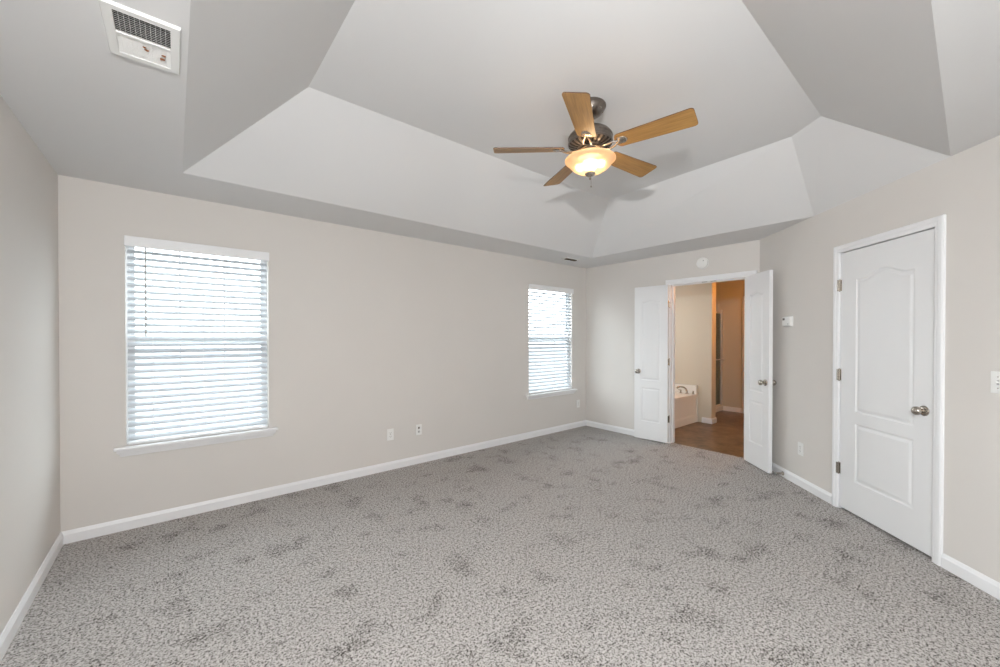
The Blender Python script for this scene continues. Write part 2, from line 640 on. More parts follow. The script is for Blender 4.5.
bm = bmesh.new(); baseboard(bm, (-L, 0), (0, 0), (0, -1))
struct('baseboard_back', bm, TRIM, 'white baseboard along the foot of the window wall', 'baseboard')
bm = bmesh.new(); baseboard(bm, (-L, YB), (-L, 0), (1, 0))
struct('baseboard_left', bm, TRIM, 'white baseboard along the wall at the left edge', 'baseboard')
bm = bmesh.new(); baseboard(bm, (0, -1.296), (0, 0), (-1, 0)); baseboard(bm, (0, -D), (0, -2.326), (-1, 0))
struct('baseboard_right', bm, TRIM, 'white baseboard beside the open bathroom doors', 'baseboard')
bm = bmesh.new(); baseboard(bm, cw(0), cw(1.086), (-1, 1)); baseboard(bm, cw(1.968), cw(CW_T), (-1, 1))
struct('baseboard_diagonal', bm, TRIM, 'white baseboard on both sides of the closet door', 'baseboard')

# ------------------------------------------------------------------ door casing + jamb
def casing(name, label, w0, w1, top, width, loc, rotz, jamb_t, stop):
    """Door surround in a wall frame: opening w0..w1 along local x, height top; face out = +y."""
    bm = bmesh.new()
    a, b, h = w0 - width, w1 + width, top + width
    pr = [(0, 0), (0.010, 0), (0.014, 0.010), (0.014, 0.022), (0.018, 0.030), (0.018, width - 0.008), (0.013, width), (0, width)]
    # mitred profile swept up, across and down: (out, distance from opening edge)
    def ring(fx, fz):
        return [bm.verts.new((fx(d), o, fz(d))) for o, d in pr]
    r = [ring(lambda d: w0 - d, lambda d: 0.0), ring(lambda d: w0 - d, lambda d: top + d),
         ring(lambda d: w1 + d, lambda d: top + d), ring(lambda d: w1 + d, lambda d: 0.0)]
    n = len(pr)
    for p, q in zip(r, r[1:]):
        for i in range(n):
            bm.faces.new((p[i], p[(i + 1) % n], q[(i + 1) % n], q[i]))
    bm.faces.new(r[0]); bm.faces.new(r[3][::-1])
    o = struct(name, bm, TRIM, label, 'door frame', loc=loc, rotz=rotz)
    j = 0.018
    bm = B((w0 - j, w0, -jamb_t, 0.0, 0, top + j), (w1, w1 + j, -jamb_t, 0.0, 0, top + j), (w0, w1, -jamb_t, 0.0, top, top + j))
    if stop:
        y1 = -stop
        box(bm, w0, w0 + 0.011, y1 - 0.035, y1, 0, top)
        box(bm, w1 - 0.011, w1, y1 - 0.035, y1, 0, top)
        box(bm, w0 + 0.011, w1 - 0.011, y1 - 0.035, y1, top - 0.011, top)
    obj('door_jamb', bm, TRIM, o)
    return o


# ------------------------------------------------------------------ moulded panel door leaf
def offset_poly(pts, d):
    n = len(pts)
    out = []
    for i in range(n):
        p0, p1, p2 = Vector(pts[i - 1]), Vector(pts[i]), Vector(pts[(i + 1) % n])
        e1, e2 = (p1 - p0).normalized(), (p2 - p1).normalized()
        n1, n2 = Vector((-e1.y, e1.x)), Vector((-e2.y, e2.x))
        m = n1 + n2
        k = d / max(0.3, (1 + n1.dot(n2)))
        out.append((p1.x + m.x * k, p1.y + m.y * k))
    return out


def panel_outline(x0, x1, z0, z1, arch=0.0, n=28):
    pts = [(x0, z0), (x1, z0)]
    if arch <= 0:
        return pts + [(x1, z1), (x0, z1)]
    for i in range(n + 1):
        u = i / n
        x = x1 + (x0 - x1) * u
        w = min(1.0, max(0.0, (u - 0.09) / 0.82))
        pts.append((x, z1 + arch * (0.5 - 0.5 * math.cos(2 * PI * w)) ))
    return pts


def door_leaf_mesh(w, z0, z1, th, panels):
    """Leaf along local x 0..w, centred on y = 0, both faces moulded."""
    bm = bmesh.new()
    prof = [(0.0, 0.0), (0.004, 0.0035), (0.010, 0.006), (0.018, 0.0055), (0.030, 0.002), (0.036, 0.001)]
    outer = [(0, z0), (w, z0), (w, z1), (0, z1)]
    for side in (1, -1):
        y0 = side * th / 2
        V2 = [Vector(p) for p in outer]
        faces = [list(range(4))]
        holes = []
        for pl in panels:
            holes.append((len(V2), len(pl)))
            V2 += [Vector(p) for p in pl]
        edges = [(i, (i + 1) % 4) for i in range(4)]
        for s, c in holes:
            edges += [(s + i, s + (i + 1) % c) for i in range(c)]
        vo, eo, fo, ov, oe, of = delaunay_2d_cdt(V2, edges, [], 0, 1e-6)
        vs = [bm.verts.new((p.x, y0, p.y)) for p in vo]

        def inside(pt, poly):
            c = False
            for i in range(len(poly)):
                a, b = poly[i - 1], poly[i]
                if (a[1] > pt[1]) != (b[1] > pt[1]) and pt[0] < (b[0] - a[0]) * (pt[1] - a[1]) / (b[1] - a[1]) + a[0]:
                    c = not c
            return c
        for f in fo:
            cx = sum(vo[i].x for i in f) / len(f)
            cz = sum(vo[i].y for i in f) / len(f)
            if not any(inside((cx, cz), pl) for pl in panels):
                bm.faces.new([vs[i] for i in f])
        for pl in panels:
            rings = []
            for d, dep in prof:
                rings.append([bm.verts.new((x, y0 - side * dep, z)) for x, z in (offset_poly(pl, d) if d > 0 else pl)])
            for p, q in zip(rings, rings[1:]):
                for i in range(len(p)):
                    j = (i + 1) % len(p)
                    bm.faces.new((p[i], p[j], q[j], q[i]))
            bm.faces.new(rings[-1])
    for a, b in ((0, 1), (1, 2), (2, 3), (3, 0)):
        A, C = outer[a], outer[b]
        bm.faces.new([bm.verts.new(q) for q in ((A[0], -th / 2, A[1]), (C[0], -th / 2, C[1]), (C[0], th / 2, C[1]), (A[0], th / 2, A[1]))])
    bmesh.ops.remove_doubles(bm, verts=bm.verts[:], dist=1e-5)
    return bm


def knob(parent, x, z, y, side, m=NICKEL):
    """Round door knob standing out of the leaf along side * y."""
    bm = bmesh.new()
    lathe(bm, [(0.012, 0.0), (0.012, 0.022), (0.015, 0.028), (0.024, 0.034), (0.0275, 0.044), (0.0265, 0.054), (0.019, 0.062), (0.008, 0.0655), (0, 0.066)],
          (x, y, z), (0, side, 0), 28)
    k = obj('knob', bm, m, parent, smooth=True)
    bm = bmesh.new()
    lathe(bm, [(0.0, 0.0), (0.0325, 0.0), (0.0325, 0.004), (0.029, 0.008), (0.017, 0.011), (0.012, 0.012)], (x, y, z), (0, side, 0), 28)
    obj('rosette', bm, m, k, smooth=True)
    return k


def hinge(parent, x, y, z, plates):
    """Butt hinge: barrel with finials plus visible leaf plates (boxes)."""
    bm = bmesh.new()
    lathe(bm, [(0, -0.050), (0.004, -0.049), (0.0055, -0.045), (0.0062, -0.044), (0.0062, 0.044), (0.0055, 0.045), (0.004, 0.049), (0, 0.050)], (x, y, z), (0, 0, 1), 14)
    for b in plates:
        box(bm, b[0], b[1], b[2], b[3], z - 0.044, z + 0.044)
    return obj('hinge', bm, NICKEL, parent)


# ---- closet door on the diagonal wall (local x runs against t, origin at the hinge side t = 1.15)
HT_ = (1.789, 1.074, 0.326)
casing('trim_1', 'white moulded casing around the closed closet door', -0.754, 0.004, 2.049, 0.058, cw(1.152), math.radians(45), TH, 0.038)
cl = thing('door_1', 'closed white two panel arched closet door on the diagonal wall', 'door', cw(1.152), math.radians(45), kind='structure')
W = 0.748
pan = [panel_outline(-0.618, -0.150, 0.262, 0.712), panel_outline(-0.618, -0.150, 0.800, 1.818, 0.052)]
bm = door_leaf_mesh(W, 0.019, 2.0425, 0.035, [[(x + W + 0.002, z) for x, z in pl] for pl in pan])
leaf = obj('door_leaf', bm, DOORW, cl, loc=(-W - 0.002, -0.019, 0))
knob(cl, -0.688, 0.912, -0.0015, 1)
bm = B((-0.7535, -0.7490, -0.020, -0.0005, 0.875, 0.945))
obj('strike_plate', bm, BRONZE, cl)
for z in HT_:
    hinge(cl, 0.001, 0.006, z, [(-0.010, 0.0, -0.0015, 0.0005), (0.002, 0.012, 0.0, 0.0185)])
# closet interior behind the door
bm = B((0.0, 1.5, -0.75, -0.70, 0, H), (0.0, 0.05, -0.70, -TH, 0, H), (1.45, 1.5, -0.70, -TH, 0, H), (0.0, 1.5, -0.75, -TH, H - 0.05, H))
q = cw(2.25)
struct('wall_closet', bm, WALL, 'plain walls inside the closet behind its closed door', 'wall', loc=(q.x, q.y, 0), rotz=math.radians(45))

# ---- double doors to the bathroom (frame: local x = room y, out = -x)
tr2 = casing('trim_2', 'white moulded casing around the open bathroom double doorway', DO[0], DO[1], DO[2], 0.065, (0, 0, 0), PI / 2, TH, 0.05)
for k in (-1.86, -1.76):
    obj('ball_catch', B((k - 0.03, k + 0.03, -0.045, -0.018, DO[2] - 0.003, DO[2] + 0.001)), BRONZE, tr2)
LW_ = 0.452


def french(name, label, hx, hy, ang, facing, back_knob):
    """Leaf hinged at (hx, hy), local x toward the free edge at angle ang."""
    t = thing(name, label, 'door', (hx, hy, 0), ang, kind='structure')
    pl = [panel_outline(0.100, LW_ - 0.100, 0.250, 0.700), panel_outline(0.100, LW_ - 0.100, 0.800, 1.840, 0.022, 18)]
    obj('door_leaf', door_leaf_mesh(LW_, 0.014, 2.045, 0.035, pl), DOORW, t)
    knob(t, LW_ - 0.058, 0.915, facing * 0.0175, facing)
    if back_knob:
        knob(t, LW_ - 0.058, 0.915, -facing * 0.0175, -facing)
    for z in (1.80, 1.055, 0.32):
        hinge(t, -0.004, -facing * 0.0215, z, [(-0.0025, 0.0, -0.0165, 0.0165)])
    return t


# left leaf folded back almost flat on the wall; its free edge points to +y
aL = math.atan2(-0.893 + 1.350, -0.088 + 0.050)
french('door_2', 'white panelled door leaf folded back flat against the end wall', -0.052, -1.352, aL, 1, False)
aR = math.atan2(-2.552 + 2.232, -0.352 + 0.042)
french('door_3', 'white panelled door leaf swung open in front of the diagonal wall', -0.040, -2.236, aR, -1, True)

# door stop on the diagonal wall's baseboard
ds = thing('door_stop', 'small metal door stop on the baseboard behind the open right door', 'door stop', cw(0.452, 0.0142, 0.036), math.radians(45))
bm = bmesh.new()
lathe(bm, [(0, 0), (0.020, 0), (0.020, 0.004), (0.013, 0.009), (0.010, 0.014), (0.010, 0.060), (0.013, 0.062), (0.013, 0.066), (0, 0.066)], (0, 0, 0), (0, 1, 0), 18)
obj('shaft', bm, NICKEL, ds, smooth=True)
bm = bmesh.new()
lathe(bm, [(0, 0.066), (0.0125, 0.066), (0.0125, 0.074), (0.007, 0.079), (0, 0.080)], (0, 0, 0), (0, 1, 0), 18)
obj('bumper', bm, RUBBER, ds, smooth=True)

# ------------------------------------------------------------------ windows with blinds (frame: local x = -room x, out = -y)
def window(idx, w, label, blabel, wand_side):
    x0, x1, z0, z1 = -w[1], -w[0], w[2], w[3]
    t = thing('window_%d' % idx, label, 'window', (0, 0, 0), R_WIN, kind='structure')
    # vinyl frame set at the outside of the recess
    f = 0.020
    ya, yb = -0.118, -0.062
    bm = B((x0, x0 + f, ya, yb, z0, z1), (x1 - f, x1, ya, yb, z0, z1), (x0 + f, x1 - f, ya, yb, z0, z0 + f), (x0 + f, x1 - f, ya, yb, z1 - f, z1))
    obj('window_frame', bm, VINYLW, t)
    zm = (z0 + z1) / 2 + 0.012
    for nm, a, b, yo in (('lower_sash', z0 + f, zm + 0.02, -0.083), ('upper_sash', zm - 0.02, z1 - f, -0.108)):
        r = 0.026
        c, d = x0 + f, x1 - f
        bm = B((c, c + r, yo, yo + 0.022, a, b), (d - r, d, yo, yo + 0.022, a, b), (c + r, d - r, yo, yo + 0.022, a, a + r), (c + r, d - r, yo, yo + 0.022, b - r, b))
        wd = (d - c) / 3
        for k in (1, 2):
            box(bm, c + wd * k - 0.004, c + wd * k + 0.004, yo + 0.006, yo + 0.014, a + r, b - r)
        s = obj(nm, bm, VINYLW, t)
        bm = B((c + r, d - r, yo + 0.008, yo + 0.011, a + r, b - r))
        obj('glass_pane', bm, GLASS, s)
    # stool and apron
    bm = B((x0 - 0.062, x1 + 0.062, 0.0005, 0.058, z0 - 0.022, z0 - 0.002), (x0, x1, -0.062, 0.0005, z0 - 0.022, z0 - 0.0005))
    obj('window_sill', bm, TRIM, t, bevel=0.005)
    bm = bmesh.new()
    prof = [(0.0005, z0 - 0.022), (0.034, z0 - 0.022), (0.030, z0 - 0.040), (0.020, z0 - 0.060), (0.016, z0 - 0.072), (0.0005, z0 - 0.072)]
    n = len(prof)
    ea = [bm.verts.new((x0 - 0.048 + (0.018 if i in (3, 4, 5) else 0), y, z)) for i, (y, z) in enumerate(prof)]
    eb = [bm.verts.new((x1 + 0.048 - (0.018 if i in (3, 4, 5) else 0), y, z)) for i, (y, z) in enumerate(prof)]
    bm.faces.new(ea); bm.faces.new(eb[::-1])
    for i in range(n):
        bm.faces.new((ea[i], ea[(i + 1) % n], eb[(i + 1) % n], eb[i]))
    obj('apron', bm, TRIM, t)

    # the blind: a thing hung in the recess
    b = thing('window_blind', blabel, 'blind', (-(x0 + x1) / 2, 0, z0), R_WIN, group=None)
    hw = (x1 - x0) / 2 - 0.006
    hh = z1 - z0
    bm = B((-hw - 0.009, hw + 0.009, 0.016, 0.028, hh - 0.064, hh + 0.008), (-hw - 0.009, -hw - 0.002, 0.0006, 0.016, hh - 0.064, hh + 0.008), (hw + 0.002, hw + 0.009, 0.0006, 0.016, hh - 0.064, hh + 0.008))
    obj('valance', bm, TRIM, b, bevel=0.003)
    bm = B((-hw + 0.004, hw - 0.004, -0.050, 0.004, hh - 0.045, hh - 0.003))
    obj('headrail', bm, VINYLW, b)
    # slats, inner edge tipped down
    bm = bmesh.new()
    pitch, tilt, dep = 0.0478, math.radians(35), 0.050
    z = 0.052
    yc = -0.022
    while z < hh - 0.075:
        pr = []
        for k in range(7):
            s = -0.5 + k / 6
            crown = 0.0025 * (1 - 4 * s * s)
            pr.append((s * dep, crown))
        top = [(y * math.cos(tilt) - 0 * y + (c + 0.0012) * math.sin(tilt), -y * math.sin(tilt) + (c + 0.0012) * math.cos(tilt)) for y, c in pr]
        bot = [(y * math.cos(tilt) + (c - 0.0012) * math.sin(tilt), -y * math.sin(tilt) + (c - 0.0012) * math.cos(tilt)) for y, c in pr]
        poly = [(yc + y, z + q) for y, q in top + bot[::-1]]
        prism(bm, poly, -hw + 0.004, hw - 0.004, 'x')
        z += pitch
    obj('slats', bm, SLAT, b)
    bm = B((-hw + 0.004, hw - 0.004, yc - 0.026, yc + 0.026, 0.003, 0.021))
    obj('bottom_rail', bm, VINYLW, b, bevel=0.003)
    bm = bmesh.new()
    for xx in (-hw * 0.62, hw * 0.62) if hw < 0.4 else (-hw * 0.68, 0.0, hw * 0.68):
        for yy in (yc - 0.0262, yc + 0.0262):
            tube(bm, [(xx, yy, 0.02), (xx, yy, hh - 0.06)], 0.0011, 6)
    obj('ladder_cord', bm, VINYLW, b)
    if wand_side:
        xw = wand_side
        bm = bmesh.new()
        tube(bm, [(xw, 0.012, hh - 0.060), (xw, 0.014, 0.81)], 0.0045, 8)
        lathe(bm, [(0, 0.78), (0.006, 0.783), (0.006, 0.81), (0, 0.815)], (xw, 0.014, 0), (0, 0, 1), 10)
        obj('tilt_wand', bm, GREYPL, b, smooth=True)
    else:
        bm = bmesh.new()
        for xx, zl in ((hw - 0.09, 0.78), (hw - 0.10, 0.42)):
            tube(bm, [(xx, 0.021, hh - 0.07), (xx, 0.021, zl)], 0.0012, 6)
            lathe(bm, [(0, zl - 0.028), (0.007, zl - 0.026), (0.005, zl), (0, zl + 0.003)], (xx, 0.021, 0), (0, 0, 1), 10)
        obj('lift_cord', bm, VINYLW, b)
    return b


window(1, W1, 'white window in the left part of the long wall', 'white slatted blind with tilt wand on the large near window', 0.335)
window(2, W2, 'white window near the far corner of the long wall', 'white slatted blind on the narrow window by the far corner', 0)

# ------------------------------------------------------------------ wall plates and devices
def plate(bm, w, h, d=0.006, cx=0.0, cz=0.0):
    box(bm, cx - w / 2, cx + w / 2, 0.0003, d, cz - h / 2, cz + h / 2)


def outlet(label, loc, rotz, group):
    t = thing('wall_outlet', label, 'outlet', loc, rotz, group)
    bm = bmesh.new(); plate(bm, 0.073, 0.118)
    obj('cover_plate', bm, PLAST, t, bevel=0.0025)
    for s in (1, -1):
        bm = bmesh.new()
        pts = []
        for k in range(24):
            a = 2 * PI * k / 24
            pts.append((max(-0.0165, min(0.0165, 0.0185 * math.cos(a))), s * 0.0195 + 0.0145 * math.sin(a)))
        prism(bm, pts, 0.005, 0.0085, 'y')
        r = obj('receptacle', bm, GREYPL if False else PLAST, t)
        bm = B((-0.0085, -0.006, 0.0078, 0.009, s * 0.0195 - 0.003, s * 0.0195 + 0.0065), (0.006, 0.0085, 0.0078, 0.009, s * 0.0195 - 0.002, s * 0.0195 + 0.0055),
              (-0.0022, 0.0022, 0.0078, 0.009, s * 0.0195 - 0.0095, s * 0.0195 - 0.0055))
        obj('slots', bm, SLOT, r)
    bm = bmesh.new()
    lathe(bm, [(0, 0.0072), (0.0032, 0.007), (0.0032, 0.005)], (0, 0, 0), (0, 1, 0), 12)
    obj('screw', bm, NICKEL, t)
    return t


outlet('white duplex outlet low on the long wall between the two windows', (-3.213, 0, 0.364), R_WIN, None)
outlet('white duplex outlet under the window in the far corner', (-0.190, 0, 0.358), R_WIN, None)
outlet('white duplex outlet between the open door and the closet door', cw(0.690, 0, 0.345), math.radians(45), None)

t = thing('cable_plate', 'white two jack cable plate to the right of the outlet on the long wall', 'wall plate', (-2.886, 0, 0.366), R_WIN)
bm = bmesh.new(); plate(bm, 0.070, 0.114)
obj('cover_plate', bm, PLAST, t, bevel=0.0025)
for s in (1, -1):
    bm = bmesh.new()
    lathe(bm, [(0.012, 0.005), (0.012, 0.008), (0.0065, 0.009), (0.0065, 0.016), (0.004, 0.016), (0.004, 0.008)], (0, 0, s * 0.02), (0, 1, 0), 18)
    obj('jack', bm, NICKEL if s > 0 else GREYPL, t, smooth=True)

t = thing('light_switch', 'white double toggle switch plate right of the closet door', 'light switch', cw(2.264, 0, 1.136), math.radians(45))
bm = bmesh.new(); plate(bm, 0.117, 0.117)
obj('cover_plate', bm, PLAST, t, bevel=0.003)
for s in (1, -1):
    bm = B((s * 0.023 - 0.0055, s * 0.023 + 0.0055, 0.005, 0.0068, -0.0125, 0.0125))
    f = obj('toggle_slot', bm, GREYPL, t)
    bm = bmesh.new()
    prism(bm, [(0.006, -0.004), (0.019, 0.004), (0.019, 0.010), (0.006, 0.006)], s * 0.023 - 0.0042, s * 0.023 + 0.0042, 'x')
    obj('toggle', bm, PLAST, f)
    for q in (1, -1):
        bm = bmesh.new()
        lathe(bm, [(0, 0.0075), (0.003, 0.0072), (0.003, 0.005)], (s * 0.023, 0, q * 0.030), (0, 1, 0), 10)
        obj('screw', bm, NICKEL, t)

t = thing('thermostat', 'small white thermostat with dark sensor dot on the diagonal wall', 'thermostat', cw(0.508, 0, 1.527), math.radians(45))
bm = B((-0.064, 0.064, 0.0003, 0.006, -0.050, 0.050))
obj('back_plate', bm, PLAST, t, bevel=0.002)
bm = bmesh.new()
prism(bm, [(0.006, -0.044), (0.022, -0.046), (0.030, -0.040), (0.030, 0.040), (0.022, 0.046), (0.006, 0.046)], -0.060, 0.060, 'x')
obj('housing', bm, PLAST, t, bevel=0.003)
bm = B((0.018, 0.050, 0.0295, 0.0312, 0.012, 0.032))
obj('display', bm, SLOT, t, bevel=0.004)
bm = B((-0.040, -0.020, 0.0295, 0.0315, -0.030, -0.022))
obj('slide_switch', bm, GREYPL, t)

t = thing('smoke_detector', 'round white smoke detector above the open bathroom doorway', 'smoke detector', (0, -1.752, 2.268), R_BATH)
bm = bmesh.new()
lathe(bm, [(0, 0.0), (0.070, 0.0003), (0.070, 0.010), (0.066, 0.013)], (0, 0, 0), (0, 1, 0), 40)
obj('mounting_ring', bm, PLAST, t, smooth=True)
bm = bmesh.new()
lathe(bm, [(0.064, 0.010), (0.066, 0.014), (0.066, 0.026), (0.060, 0.034), (0.048, 0.039), (0.020, 0.041), (0, 0.041)], (0, 0, 0), (0, 1, 0), 40)
obj('cover', bm, PLAST, t, smooth=True)
bm = bmesh.new()
for k in range(14):
    a = -0.9 + k * 0.13
    c = Vector((-math.cos(a - 0.5) * 0.0655, 0.0205, math.sin(a - 0.5) * 0.0655))
    box(bm, c.x - 0.002, c.x + 0.002, 0.017, 0.025, c.z - 0.002, c.z + 0.002)
obj('vent_slots', bm, SLOT, t)
bm = bmesh.new()
lathe(bm, [(0.008, 0.036), (0.008, 0.0405), (0.006, 0.042), (0, 0.042)], (-0.022, 0, 0.026), (0, 1, 0), 16)
obj('test_button', bm, GREYPL, t, smooth=True)

# ------------------------------------------------------------------ ceiling registers
def register(name, label, cx, cy, lx, ly, banks, rot, rust, bm_mat=None, lo=0.0072):
    """Ceiling supply grille facing down: lx by ly plate, louvre banks split along y."""
    t = thing(name, label, 'air vent', (cx, cy, H), rot)
    d, m = 0.010, 0.028
    bm = bmesh.new()
    hx, hy = lx / 2, ly / 2
    ix, iy = hx - m, hy - m
    gap = 0.006
    # sloping rim: outer edge thin at the ceiling, inner edge lower
    o = [bm.verts.new((a, b, -0.0004)) for a, b in ((-hx, -hy), (hx, -hy), (hx, hy), (-hx, hy))]
    p = [bm.verts.new((a, b, -0.004)) for a, b in ((-hx, -hy), (hx, -hy), (hx, hy), (-hx, hy))]
    q = [bm.verts.new((a * 0.97, b * 0.97, -d)) for a, b in ((-hx, -hy), (hx, -hy), (hx, hy), (-hx, hy))]
    r = [bm.verts.new((a, b, -d)) for a, b in ((-ix, -iy), (ix, -iy), (ix, iy), (-ix, iy))]
    s = [bm.verts.new((a, b, -0.0004)) for a, b in ((-ix, -iy), (ix, -iy), (ix, iy), (-ix, iy))]
    for A, C in ((o, p), (p, q), (q, r), (r, s)):
        for i in range(4):
            bm.faces.new((A[i], A[(i + 1) % 4], C[(i + 1) % 4], C[i]))
    box(bm, -ix, ix, -gap, gap, -d, -0.0006)
    obj('frame', bm, PLAST, t)
    bm = B((-ix, ix, -iy, iy, -0.0012, -0.0004))  # dark sheet on the ceiling in place of the unlit duct
    obj('duct_shade', bm, DARK, t)
    for sgn in banks:
        bm = bmesh.new()
        n = max(4, int((iy - gap) / 0.0105))
        for k in range(n):
            y = sgn * (gap + (k + 0.5) * (iy - gap) / n)
            w = 0.0036
            # each blade leans outward from the middle of the grille
            prism(bm, [(y - sgn * w, -0.0015), (y - sgn * w + 0.0010, -0.0015), (y + sgn * w + 0.0010, -lo), (y + sgn * w, -lo)], -ix, ix, 'x')
        n2 = max(4, int(2 * ix / 0.013))
        for k in range(1, n2):
            x = -ix + 2 * ix * k / n2
            box(bm, x - 0.0006, x + 0.0006, min(sgn * gap, sgn * iy), max(sgn * gap, sgn * iy), -0.006, -0.0045)
        obj('louvre_bank', bm, bm_mat or PLAST, t)
    for rx, ry, rr in rust:
        bm = bmesh.new()
        pts = []
        for k in range(11):
            a = 2 * PI * k / 11
            w = rr * random.uniform(0.55, 1.25)
            pts.append((rx + w * math.cos(a), ry + w * math.sin(a)))
        prism(bm, pts, -d - 0.0008, -d + 0.0006)
        obj('rust_spot', bm, RUST, t)
    return t


register('ceiling_vent', 'white ceiling register with louvres, dark backing sheet and rust spots near the left wall', -5.007, -1.945, 0.202, 0.305, (1, -1), 0,
         [(0.006, 0.050, 0.007), (0.050, 0.075, 0.008), (0.052, 0.048, 0.006), (0.0, 0.034, 0.005)])
register('ceiling_vent', 'thin ceiling register seen edge on above the far window', -0.775, -0.345, 0.105, 0.262, (1, -1), PI / 2, [], GAP_SHADE, 0.020)  # blades hang lower and are browned to read as shaded gaps

# ------------------------------------------------------------------ ceiling fan
FX, FY, FZ = -2.808, -2.224, 2.66
fan = thing('ceiling_fan', 'five blade oak and pewter ceiling fan with a lit amber bowl light', 'ceiling fan', (FX, FY, HT))
fan.scale = (0.965, 0.965, 0.965)
def z(a): return a - HT - (0.055 if a < 2.8215 else 0.0)
bm = bmesh.new()
lathe(bm, [(0, z(2.902)), (0.100, z(2.9015)), (0.104, z(2.896)), (0.104, z(2.884)), (0.096, z(2.878)), (0.092, z(2.866)), (0.076, z(2.842)), (0.050, z(2.826)), (0.026, z(2.822)), (0, z(2.822))], n=40)
cn = obj('canopy', bm, BRONZE, fan, smooth=True)
for k in range(8):
    a = 2 * PI * k / 8
    bm = bmesh.new()
    lathe(bm, [(0.0075, 0), (0.0075, 0.0025), (0, 0.0035)], (0.083 * math.cos(a), 0.083 * math.sin(a), z(2.853)), (math.cos(a), math.sin(a), -0.6), 10)
    obj('screw', bm, NICKEL, cn)
bm = bmesh.new()
lathe(bm, [(0, z(2.824)), (0.024, z(2.824)), (0.024, z(2.8216)), (0.0135, z(2.816)), (0.0135, z(2.800)), (0.030, z(2.797)), (0.034, z(2.785)), (0, z(2.785))], n=24)
obj('downrod', bm, BRONZE, fan, smooth=True)
bm = bmesh.new()
lathe(bm, [(0, z(2.792)), (0.050, z(2.791)), (0.095, z(2.784)), (0.128, z(2.770)), (0.143, z(2.752)), (0.147, z(2.744)), (0.150, z(2.740)), (0.150, z(2.732)), (0.146, z(2.728)),
           (0.146, z(2.706)), (0.150, z(2.702)), (0.148, z(2.692)), (0.135, z(2.682)), (0.105, z(2.672)), (0.070, z(2.668)), (0, z(2.668))], n=56)
mo = obj('motor_housing', bm, BRONZE, fan, smooth=True)
bm = bmesh.new()
for k in range(24):     # cooling slots fanned around the underside of the motor
    a = 2 * PI * k / 24
    ca, sa = math.cos(a), math.sin(a)
    path = [(0.088, 2.6695), (0.112, 2.6735), (0.134, 2.6812), (0.1455, 2.6905)]
    ring = []
    for r0, zz in path:
        t_ = Vector((-sa, ca, 0)) * (r0 * 0.062)
        P0 = Vector((r0 * ca, r0 * sa, z(zz) - 0.0012))
        ring.append((bm.verts.new(P0 - t_), bm.verts.new(P0 + t_), bm.verts.new(P0 + t_ + Vector((0, 0, 0.006))), bm.verts.new(P0 - t_ + Vector((0, 0, 0.006)))))
    for p_, q_ in zip(ring, ring[1:]):
        for i in range(4):
            bm.faces.new((p_[i], p_[(i + 1) % 4], q_[(i + 1) % 4], q_[i]))
    bm.faces.new(ring[0])
    bm.faces.new(ring[-1][::-1])
obj('vent_slots', bm, DARK, mo)
# hub, switch housing and light fitter
bm = bmesh.new()
lathe(bm, [(0, z(2.668)), (0.068, z(2.668)), (0.070, z(2.655)), (0.060, z(2.648)), (0.050, z(2.644)), (0.048, z(2.625)), (0.055, z(2.618)), (0.072, z(2.612)), (0.074, z(2.604)), (0.060, z(2.600)), (0, z(2.600))], n=40)
obj('switch_housing', bm, NICKEL, fan, smooth=True)

# blades
def blade_outline(r0, r1, w0, w1):
    pts = []
    c = 0.022
    # root end, gently rounded
    for k in range(9):
        a = PI / 2 + PI * k / 8
        pts.append((r0 + 0.030 + 0.030 * math.cos(a), w0 / 2 * math.sin(a)))
    for cx, cy, a0 in ((r1 - c, -w1 / 2 + c, -PI / 2), (r1 - c, w1 / 2 - c, 0)):
        for k in range(7):
            a = a0 + PI / 2 * k / 6
            pts.append((cx + c * math.cos(a), cy + c * math.sin(a)))
    return pts


PITCH = math.radians(-13)
th0 = math.radians(210.7)
for k in range(5):
    a = th0 + k * 2 * PI / 5
    bm = bmesh.new()
    pts = blade_outline(0.175, 0.662, 0.122, 0.153)
    prism(bm, pts, -0.0028, 0.0028)
    for f in bm.faces:
        f.material_index = 0 if abs(f.normal.z) > 0.5 or len(f.verts) > 4 else 1
    R = Matrix.Rotation(a, 4, 'Z') @ Matrix.Translation((0, 0, z(FZ))) @ Matrix.Rotation(PITCH, 4, 'X')
    me_o = obj('blade', bm, [OAK, EDGE], fan)
    me_o.matrix_local = R
    # blade iron under the root: arm from the hub to a forked medallion
    bm = bmesh.new()
    Ri = Matrix.Rotation(-PITCH, 4, 'X')
    arm = [(0.060, 0.0, 0.006), (0.095, 0.0, -0.012), (0.130, 0.0, -0.020), (0.165, 0.0, -0.015), (0.195, 0.0, -0.0085), (0.215, 0, -0.006)]
    for s in (1, -1):
        side = [(x, s * (0.006 + 0.020 * math.sin(min(1, max(0, (x - 0.07) / 0.13)) * PI)), zz) for x, _, zz in arm]
        tube(bm, side, [0.008, 0.0075, 0.007, 0.007, 0.006, 0.005], 8)
    lathe(bm, [(0, -0.0120), (0.014, -0.0118), (0.024, -0.0095), (0.031, -0.0065), (0.033, -0.0030), (0, -0.0028)], (0.222, 0, 0), (0, 0, 1), 20)
    for px, py in ((0.200, 0.024), (0.200, -0.024), (0.246, 0.0)):
        lathe(bm, [(0, -0.0085), (0.005, -0.0075), (0.006, -0.0045), (0.011, -0.0040), (0.011, -0.0029), (0, -0.0029)], (px, py, 0), (0, 0, 1), 12)
    obj('blade_iron', bm, NICKEL, me_o, smooth=True)

